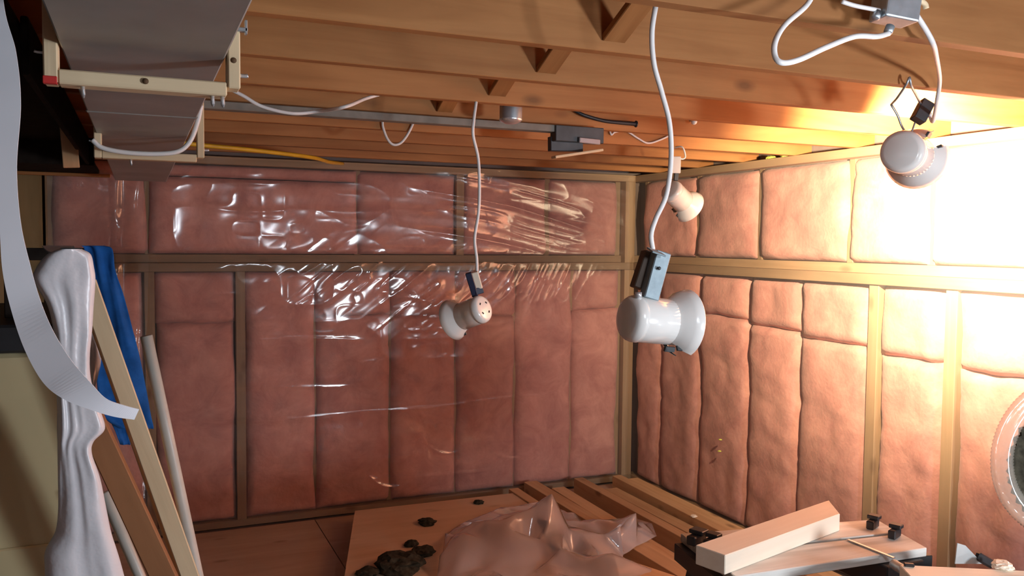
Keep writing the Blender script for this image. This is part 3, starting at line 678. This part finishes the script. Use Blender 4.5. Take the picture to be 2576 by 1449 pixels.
def drape(name, label, cat, rows, Y, mat, thick=0.006, fold=0.012, nf=5, seed=0, n=26, sub=6, front=0.02, parent=None):
    """a hanging cloth: rows of (left px, right px, py), folded over its width; solid with a real thickness"""
    lv = spline([P(a, y, Y=Y) for a, b, y in rows], sub); rv = spline([P(b, y, Y=Y) for a, b, y in rows], sub)
    m = len(lv); Vf, Vb = [], []
    for i in range(m):
        tt = i / (m - 1)
        for k in range(n):
            s = k / (n - 1)
            p = lv[i].lerp(rv[i], s)
            amp = fold * min(1, 0.25 + 1.4 * tt)
            ss = s + 0.25 * float(vn(s * 2 + seed, tt * 3, seed + 4)) + 0.15 * tt
            dy = amp * (float(fbm(ss * nf * 0.8 + seed, tt * 2.0, seed, 2)) * 3.2 - 1.2) + 0.8 * fold * (float(vn(s * 3 + seed, tt * 9, seed)) - 0.5)
            edge = 1 - (2 * s - 1) ** 6
            Vf.append(p + Vector((0, -front * edge - dy, 0))); Vb.append(p + Vector((0, -front * edge - dy + thick, 0)))
    nn = len(Vf); fs = grid_faces(n, m)
    Fc = [list(f)[::-1] for f in fs] + [[x + nn for x in f] for f in fs]
    bd = [k for k in range(n)] + [i * n + n - 1 for i in range(1, m)] + [(m - 1) * n + k for k in range(n - 2, -1, -1)] + [i * n for i in range(m - 2, 0, -1)]
    for q in range(len(bd)):
        a, b = bd[q], bd[(q + 1) % len(bd)]; Fc.append([a, b, b + nn, a + nn])
    o = mesh(name, Vf + Vb, Fc, mat, parent, True)
    return o if parent else tag(o, label, cat)
bc_ = drape('blue_cloth', 'dark blue cloth hanging from the added rail behind the leaning pine board', 'cloth',
      [(205, 262, 618), (212, 283, 628), (222, 290, 680), (228, 310, 740), (236, 334, 830), (240, 352, 900), (246, 368, 980), (262, 380, 1045), (290, 386, 1072), (300, 386, 1078)], 2.36, M_blue, 0.012, 0.014, 4, 2, front=0.0)
drape('cloth_tail', None, None, [(240, 300, 935), (255, 318, 1010), (290, 326, 1085), (302, 328, 1118)], 2.42, M_blue, 0.010, 0.008, 3, 5, front=0.0, parent=bc_)
wp_ = drape('white_plastic_drape', 'crumpled white plastic hanging down to the floor in front of the beige cabinet', 'plastic',
      [(150, 205, 626), (118, 228, 640), (92, 236, 672), (84, 240, 705), (118, 236, 765), (134, 232, 830), (140, 226, 900), (140, 230, 960), (143, 252, 1030), (143, 264, 1078), (144, 236, 1110), (144, 232, 1140),
       (145, 252, 1200), (146, 268, 1280), (138, 280, 1340), (112, 296, 1392), (112, 312, 1449), (112, 340, 1560)], 1.93, M_bag, 0.004, 0.010, 4, 1, n=40, sub=7)
drape('plastic_fold', None, None, [(224, 236, 760), (222, 246, 840), (224, 254, 900), (228, 248, 940), (232, 238, 980)], 2.14, M_bag, 0.004, 0.006, 2, 4, front=0.0, parent=wp_)
fa, fb = P(152, 627, Y=1.925), P(204, 627, Y=1.925)  # added flap leading the white plastic back to the added rail
Vt = []
for k in range(9):
    t_ = k / 8; yy = 1.925 + (2.40 - 1.925) * t_; zz = fa.z + (1.578 - fa.z) * t_ - 0.012 * math.sin(math.pi * t_)
    for xx in (fa.x + (-0.22 - fa.x) * t_, fb.x + (-0.15 - fb.x) * t_): Vt += [Vector((xx, yy, zz)), Vector((xx, yy, zz + 0.003))]
mesh('plastic_fold', Vt, [f for k in range(8) for f in [(4 * k, 4 * k + 4, 4 * k + 6, 4 * k + 2), (4 * k + 1, 4 * k + 3, 4 * k + 7, 4 * k + 5), (4 * k, 4 * k + 1, 4 * k + 5, 4 * k + 4), (4 * k + 2, 4 * k + 6, 4 * k + 7, 4 * k + 3)]], M_bag, wp_)
# white strip curling down from the ceiling close to the camera
def ribbon(name, label, cat, pts, mat, thick=0.003, sub=10):
    """pts: (left point, right point)"""
    L_, R_ = spline([p[0] for p in pts], sub), spline([p[1] for p in pts], sub)
    V, Fc = [], []
    for a, b in zip(L_, R_):
        nrm = (b - a).normalized().cross(Vector((0, 0, 1))).normalized() * thick
        V += [a, b, b - nrm, a - nrm]
    for i in range(len(L_) - 1):
        q = i * 4
        for k in range(4): Fc.append((q + k, q + (k + 1) % 4, q + 4 + (k + 1) % 4, q + 4 + k))
    Fc += [(0, 1, 2, 3), tuple(len(V) - 4 + k for k in (3, 2, 1, 0))]
    o = mesh(name, V, Fc, mat, None, False)
    return tag(o, label, cat)
Yr = 1.15
def rp(lx, ly, rx, ry, y, y2=None): return (P(lx, ly, Y=y), P(rx, ry, Y=y2 if y2 else y))
ribbon('foam_strip', 'long white foam strip curling down from the ceiling at the left edge', 'strip',
       [rp(-70, -260, -5, -260, 1.25), rp(-58, 0, 8, 0, 1.22), rp(-30, 130, 40, 130, 1.20), rp(-15, 260, 52, 260, 1.18), rp(-16, 420, 42, 420, 1.16), rp(-2, 560, 52, 560, 1.15), rp(6, 680, 76, 668, 1.15), rp(28, 780, 100, 752, 1.15),
        rp(62, 880, 132, 830, 1.14), rp(108, 962, 178, 905, 1.13), rp(160, 1004, 232, 968, 1.12), rp(225, 1030, 268, 1004, 1.12), rp(285, 1048, 312, 1020, 1.13), rp(338, 1056, 350, 1030, 1.14)], M_strip)

# ------------------------------------------------------------------ floor: plywood sheet, lumber, film heap, scraps
pl = [P(893, 1292, Z=0.075), P(1245, 1243, Z=0.075)]
pA, pB = pl[0], P(868, 1449, Z=0.075)
d1 = (pB - pA).normalized(); d2 = Vector((0.985, -0.02, 0)).normalized()
c_ = [pA, pA + d2 * 1.02, pA + d2 * 1.02 + d1 * 1.9, pA + d1 * 1.9]
V = [p.copy() for p in c_] + [p + Vector((0, 0, 0.016)) for p in c_]
Fc = [(0, 1, 2, 3), (7, 6, 5, 4), (0, 4, 5, 1), (1, 5, 6, 2), (2, 6, 7, 3), (3, 7, 4, 0)]
ps = mesh('plywood_sheet', V, Fc, M_ply2); tag(ps, 'light plywood sheet lying on floor lumber before the back wall', 'plywood')
for k, off in enumerate([0.10, 0.55, 0.92]):
    a = pA + d2 * off + d1 * 0.03; b = a + d1 * 1.75
    tag(beam('floor_sleeper', (a.x, a.y, 0.0375), (b.x, b.y, 0.0375), 0.089, 0.075, M_brown), ['leftmost', 'middle', 'rightmost'][k] + ' timber sleeper under the plywood sheet', 'timber', 'sleepers under the plywood sheet')
# lumber laid along Y right of the sheet
lum = [(2.075, 4.70, 3.0, 0.064, 0.10), (2.235, 4.80, 2.9, 0.089, 0.10), (2.40, 4.74, 2.8, 0.089, 0.06), (2.555, 4.76, 2.7, 0.064, 0.10), (2.70, 4.60, 2.6, 0.089, 0.06), (2.815, 4.72, 2.5, 0.064, 0.10), (2.915, 4.70, 2.4, 0.089, 0.075)]
names = ['first', 'second', 'third', 'fourth', 'fifth', 'sixth', 'last']
for k, (x, y1, y0, wd, h) in enumerate(lum):
    tag(beam('floor_lumber', (x, y1, h / 2), (x + 0.03 * math.sin(k * 2.1), y0, h / 2), wd, h, M_pine2), '%s length of lumber on the floor, counting from the plywood sheet to the right wall' % names[k], 'lumber', 'lumber lying on the floor along the right wall')
tag(beam('floor_lumber', P(1570, 1440, Z=0.14), P(1800, 1520, Z=0.14), 0.14, 0.06, M_pine2), 'wide plank resting across the lumber below the workbench corner', 'lumber', 'lumber lying on the floor along the right wall')

# crumpled film heap
def heap():
    out = [(1112, 1398), (1120, 1352), (1160, 1318), (1215, 1296), (1290, 1276), (1385, 1268), (1432, 1292), (1470, 1318), (1530, 1308), (1590, 1302), (1640, 1318), (1652, 1350), (1600, 1378), (1568, 1398), (1560, 1425),
           (1620, 1432), (1655, 1449), (1660, 1530), (1450, 1600), (1250, 1600), (1110, 1530), (1100, 1450)]
    b0 = 0.104
    bd = [P(x, y, Z=b0) for x, y in out]
    pk = [(1388, 1236, 0.43), (1350, 1275, 0.36), (1300, 1292, 0.34), (1225, 1306, 0.31), (1160, 1345, 0.25), (1410, 1330, 0.27), (1330, 1390, 0.17), (1200, 1440, 0.16), (1440, 1395, 0.15), (1600, 1288, 0.27), (1560, 1320, 0.25),
          (1635, 1335, 0.22), (1520, 1345, 0.20), (1540, 1390, 0.24), (1480, 1360, 0.14), (1400, 1445, 0.2), (1300, 1470, 0.15), (1560, 1470, 0.16)]
    kp = [(P(x, y, Z=z), z) for x, y, z in pk] + [(p, b0) for p in bd]
    inside = lambda x, y: sum(((bd[i].y > y) != (bd[i - 1].y > y)) and (x < (bd[i - 1].x - bd[i].x) * (y - bd[i].y) / (bd[i - 1].y - bd[i].y) + bd[i].x) for i in range(len(bd))) % 2 == 1
    rr = random.Random(5); pts = []; n = 0
    xs, ys = [p.x for p in bd], [p.y for p in bd]
    pts = [(p.x, p.y, z) for p, z in kp[:len(pk)] if inside(p.x, p.y)]
    while len(pts) < 150 and n < 9000:
        n += 1; x, y = rr.uniform(min(xs), max(xs)), rr.uniform(min(ys), max(ys))
        if not inside(x, y) or min((x - q[0]) ** 2 + (y - q[1]) ** 2 for q in pts) < 0.055 ** 2: continue
        if min((Vector((x, y, b0)) - p).length for p in bd) < 0.04: continue
        wz = ws = 0
        for p, z in kp:
            wgt = 1 / ((x - p.x) ** 2 + (y - p.y) ** 2 + 1e-4) ** 1.4; wz += wgt * z; ws += wgt
        pts.append((x, y, max(b0 + 0.01, wz / ws + rr.uniform(-0.035, 0.04))))
    from mathutils.geometry import delaunay_2d_cdt
    allp = [(p.x, p.y, b0) for p in bd] + pts; nb = len(bd)
    vo, eo, fo, ov, oe, of = delaunay_2d_cdt([Vector(p[:2]) for p in allp], [(i, (i + 1) % nb) for i in range(nb)], [], 1, 1e-5)
    bm = bmesh.new()
    vs = []
    for k, v in enumerate(vo):
        vs.append(bm.verts.new((v.x, v.y, allp[ov[k][0]][2] if ov[k] else b0)))
    for f in fo:
        if len(f) >= 3: bm.faces.new([vs[i] for i in f])
    bmesh.ops.subdivide_edges(bm, edges=bm.edges[:], cuts=3, use_grid_fill=True)
    bmesh.ops.recalc_face_normals(bm, faces=bm.faces[:])
    for _ in range(1): bmesh.ops.smooth_vert(bm, verts=bm.verts[:], factor=0.3, use_axis_x=False, use_axis_y=False, use_axis_z=True)
    for v in bm.verts:
        v.co.z += 0.010 * (float(ridge(np.float64(v.co.x * 9), np.float64(v.co.y * 9), 4, 2, 1.0)) - 0.4)
    me = bm_mesh('plastic_film_heap', bm, M_heap, True)
    return tag(link('plastic_film_heap', me, None), 'heap of crumpled translucent plastic film on the floor lumber', 'plastic sheet')
heap()
def clump(name, label, cat, c, r, mat, seed, group=None, sq=0.42):
    bm = bmesh.new(); bmesh.ops.create_icosphere(bm, subdivisions=3, radius=1)
    for v in bm.verts:
        n = v.co.normalized()
        f = 0.65 + 0.8 * float(fbm(n.x * 2.3 + seed + 9, n.y * 2.3 + n.z * 3.1 + 5, seed, 4))
        v.co = Vector((n.x * r * f, n.y * r * f, max(n.z * r * f * sq, -r * 0.25)))
    o = link(name, bm_mesh(name, bm, mat, False), None, None, Vector(c) + Vector((0, 0, r * 0.25)))
    return tag(o, label, cat, group)
dz = 0.092
for k, (px, py, r, lb) in enumerate([(1005, 1430, 0.105, 'largest dark crumbly clump at the left edge of the plastic heap'), (1066, 1394, 0.055, 'dark crumbly clump touching the plastic heap, beside the largest one'), (925, 1446, 0.05, 'small dark clump left of the largest clump on the plywood'),
                                    (1075, 1318, 0.045, 'small dark clump behind the plastic heap'), (1204, 1266, 0.03, 'tiny dark scrap at the far edge of the plywood by the wall'), (1035, 1372, 0.035, 'dark scrap just above the two big clumps')]):
    clump('debris_clump', lb, 'debris', P(px, py, Z=dz), r, M_debris, k + 3, 'dark clumps on the plywood')
for k, (px, py, lb) in enumerate([(1648, 1248, 'yellow green scrap at the foot of the right wall'), (1597, 1240, 'pale scrap in the corner at the foot of the walls'), (1745, 1300, 'pale scrap on the floor edge left of the workbench')]):
    clump('insulation_scrap', lb, 'scrap', P(px, py, Z=0.12 if k == 2 else 0.04), 0.018, M_green if k == 0 else M_white2x4, 20 + k, 'scraps along the wall foot')
for k, (px, py, lb) in enumerate([(1925, 372, 'first yellow green scrap tucked on the right wall top plate'), (1962, 368, 'second yellow green scrap tucked on the right wall top plate'), (1985, 366, 'last pale scrap tucked on the right wall top plate')]):
    p = P(px, py, X=WR - 0.01); 
    clump('insulation_scrap', lb, 'scrap', (WR + 0.03, p.y, TOP), 0.026, M_green, 30 + k, 'scraps on the right wall top plate')
for k, (px, py) in enumerate([(1812, 1107), (1810, 1136)]):
    p = P(px, py, X=WR - 0.05); clump('paint_fleck', ['upper', 'lower'][k] + ' yellow fleck on the plastic of the right wall', 'fleck', p, 0.010, M_green, 40 + k, 'yellow flecks on the right wall')

# ------------------------------------------------------------------ workbench
BZ = 0.75
wb = thing('workbench', 'folding workbench with worn grey top and black clamps at bottom right', 'workbench', (1.72, 1.87, 0))
q0, q1, q2, q3 = P(1850, 1450, Z=BZ), P(2332, 1378, Z=BZ), P(2205, 1306, Z=BZ), P(1712, 1342, Z=BZ)
def quad_slab(name, a, b, c, d, th, mat, parent):
    V = [Vector(p) for p in (a, b, c, d)]; V += [p - Vector((0, 0, th)) for p in V]
    ctr = sum(V, Vector()) / 8; ang = math.atan2((V[1] - V[0]).y, (V[1] - V[0]).x)
    R3 = Matrix.Rotation(ang, 3, 'Z')
    bm = bmesh.new(); vs = [bm.verts.new(R3.inverted() @ (p - ctr)) for p in V]
    for f in [(0, 1, 2, 3), (7, 6, 5, 4), (0, 4, 5, 1), (1, 5, 6, 2), (2, 6, 7, 3), (3, 7, 4, 0)]: bm.faces.new([vs[i] for i in f])
    bmesh.ops.recalc_face_normals(bm, faces=bm.faces[:])
    bmesh.ops.bevel(bm, geom=bm.edges[:], offset=0.002, segments=1, affect='EDGES')
    return link(name, bm_mesh(name, bm, mat), None, parent, ctr, R3)
mA, mB = q0.lerp(q3, 0.47), q1.lerp(q2, 0.47); mC, mD = q0.lerp(q3, 0.53), q1.lerp(q2, 0.53)
quad_slab('jaw', q0, q1, mB, mA, 0.025, M_worn, wb)
quad_slab('jaw', mC, mD, q2, q3, 0.025, M_worn, wb)
for a, b in [(q3, q0), (q2, q1)]:
    d = (b - a)
    beam('end_rail', a + d * 0.02 - Vector((0, 0, 0.05)), a + d * 0.98 - Vector((0, 0, 0.05)), 0.045, 0.05, M_black, wb)
def dog(px, py, s=1.0):
    c = P(px, py, Z=BZ)
    b_ = link('clamp_dog', box_me('clamp_dog', 0.05 * s, 0.022 * s, 0.026, M_black, 0.003), None, wb, c + Vector((0, 0, 0.013)), Matrix.Rotation(0.4, 3, 'Z'))
    link('clamp_jaw', box_me('clamp_jaw', 0.028 * s, 0.034 * s, 0.012, M_black, 0.002), None, b_, c + Vector((0.01, 0.004, 0.032)), Matrix.Rotation(0.4, 3, 'Z'))
dog(2195, 1328); dog(2250, 1352); dog(1752, 1366, 1.3); dog(1790, 1376, 1.1)
for x, y, x2, y2 in [(1.45, 1.98, 1.38, 2.12), (1.46, 1.78, 1.38, 1.66), (2.03, 1.90, 2.1, 2.05), (2.0, 1.74, 2.08, 1.62)]:
    beam('leg', (x, y, BZ - 0.07), (x2, y2, 0.012), 0.04, 0.03, M_steel_dark, wb, up=(0, 1, 0))
beam('stretcher', (1.40, 1.72, 0.28), (2.06, 1.68, 0.28), 0.03, 0.05, M_steel_dark, wb)
beam('stretcher', (1.40, 2.06, 0.28), (2.08, 2.00, 0.28), 0.03, 0.05, M_steel_dark, wb)
tube('screw_handle', [P(2250, 1420, Y=1.66), P(2262, 1428, Y=1.62), P(2278, 1436, Y=1.58)], 0.014, M_galv, wb, 10, 3)
slab_part('jaw_carriage', (1.86, 1.68, BZ - 0.10), (2.0, 1.86, BZ - 0.026), M_black, wb)
# short length of two by four lying across the bench
t0, t1 = P(1786, 1405, Z=BZ + 0.03), P(2120, 1285, Z=BZ + 0.03)
ta = (t0 - Vector((0, 0, 0))); dirt = (t1 - t0).normalized()
def mitre(bm):
    for v in bm.verts:
        if v.co.x > 0 and v.co.y < 0: v.co.x -= 0.10
off = beam('lumber_offcut', Vector((t0.x, t0.y, BZ + 0.0265)), Vector((t1.x, t1.y, BZ + 0.0265)), 0.095, 0.052, M_white2x4, None, taper=mitre)
tag(off, 'pale mitred two by four offcut lying across the workbench', 'offcut')
r0, r1 = P(2132, 1357, Z=BZ + 0.003), P(2250, 1404, Z=BZ + 0.003)
tag(beam('metal_rule', r0, r1, 0.012, 0.003, M_foil), 'thin shiny metal rule lying on the workbench jaws', 'ruler')

# ------------------------------------------------------------------ second stand at the lower right with saw and clear ring
sh = thing('sawhorse', 'low stand under a pale plank at the bottom right corner', 'sawhorse', (2.1, 1.45, 0))
Zs = 0.80
s0, s1 = P(2270, 1428, Z=Zs), P(2520, 1440, Z=Zs)
sd = (s1 - s0).normalized(); sn = Vector((sd.y, -sd.x, 0))
beam('top_plank', s0 + sn * 0.05 - Vector((0, 0, 0.02)), s1 + sd * 0.45 + sn * 0.05 - Vector((0, 0, 0.02)), 0.14, 0.04, M_white2x4, sh)
for k in (0.04, 0.55):
    for sgn in (0.0, 0.1):
        a = s0 + sd * k + sn * sgn - Vector((0, 0, 0.04)); b = a + sn * (0.16 if sgn else 0.0); b.z = 0.012
        beam('leg', a, b, 0.035, 0.05, M_black, sh, up=(0, 1, 0))
# hand saw standing with its heel up
hs = thing('hand_saw', 'hand saw with blue grey blade and black grip on the pale plank at bottom right', 'saw', P(2450, 1420, Z=Zs))
hY = P(2420, 1412, Z=Zs).y
bp = [P(2402, 1418, Y=hY), P(2408, 1366, Y=hY), P(2428, 1372, Y=hY), P(2450, 1395, Y=hY), P(2472, 1418, Y=hY)]
V = [p - Vector((0, 0.001, 0)) for p in bp] + [p + Vector((0, 0.001, 0)) for p in bp]; n = len(bp)
mesh('blade', V, [tuple(range(n)), tuple(range(2 * n - 1, n - 1, -1))] + [(i, (i + 1) % n, (i + 1) % n + n, i + n) for i in range(n)], M_blade, hs)
beam('grip', P(2458, 1398, Y=hY), P(2495, 1420, Y=hY), 0.022, 0.016, M_black, hs, up=(0, 1, 0), bevel=0.004)
clump('wood_chips', 'small pale pile of wood chips at the end of the bottom right plank', 'scrap', P(2520, 1428, Z=Zs), 0.025, M_white2x4, 55)
tag(beam('marking_pencil', P(2274, 1420, Z=Zs + 0.004), P(2300, 1422, Z=Zs + 0.004), 0.012, 0.008, M_black), 'short black marker on the left end of the pale plank', 'marker')
# ring of clear ribbed plastic round a dark toothed disc, standing on the plank
rg_c = P(2690, 1150, Y=1.42); RR = 210 / FPX * (rg_c - CAMP).dot(CR @ Vector((0, 0, -1)))
rg = thing('ribbed_ring', 'ring of clear ribbed plastic around a dark toothed disc at the right edge', 'ring', rg_c - Vector((0, 0, RR)))
fr_ = frame(camdir(1, 0, 0.1), (0, 0, 1)); rx, rz = fr_ @ Vector((1, 0, 0)), fr_ @ Vector((0, 0, 1)); ry = rx.cross(rz)
V, Fc = [], []; NS, NT = 260, 10
for i in range(NS):
    a = 2 * math.pi * i / NS
    rr = 0.030 * (1 + (0.05 if i % 2 else -0.05))
    cdir = rx * math.cos(a) + rz * math.sin(a)
    for k in range(NT):
        b = 2 * math.pi * k / NT
        V.append(rg_c + cdir * (RR - 0.030 + rr * math.cos(b)) + ry * rr * 0.6 * math.sin(b))
for i in range(NS):
    for k in range(NT):
        i2, k2 = (i + 1) % NS, (k + 1) % NT
        Fc.append((i * NT + k, i * NT + k2, i2 * NT + k2, i2 * NT + k))
mesh('ribbed_hose', V, Fc, M_clear, rg, True)
V, Fc = [], []; NT2 = 36
for sgn in (-0.006, 0.006):
    for i in range(NT2 * 2):
        a = 2 * math.pi * i / (NT2 * 2); r_ = RR * (0.79 if i % 2 else 0.74)
        V.append(rg_c - rz * 0.02 + (rx * math.cos(a) + rz * math.sin(a)) * r_ + ry * sgn)
n = NT2 * 2
Fc = [tuple(range(n)), tuple(range(2 * n - 1, n - 1, -1))] + [(i, (i + 1) % n, (i + 1) % n + n, i + n) for i in range(n)]
mesh('toothed_disc', V, Fc, M_debris, rg)
for k in range(6):
    a = math.pi / 3 * k + 0.3; d = rx * math.cos(a) + rz * math.sin(a)
    tube('spoke', [rg_c + d * (RR - 0.10), rg_c + d * (RR - 0.04)], 0.004, M_clear, rg, 6, 1)
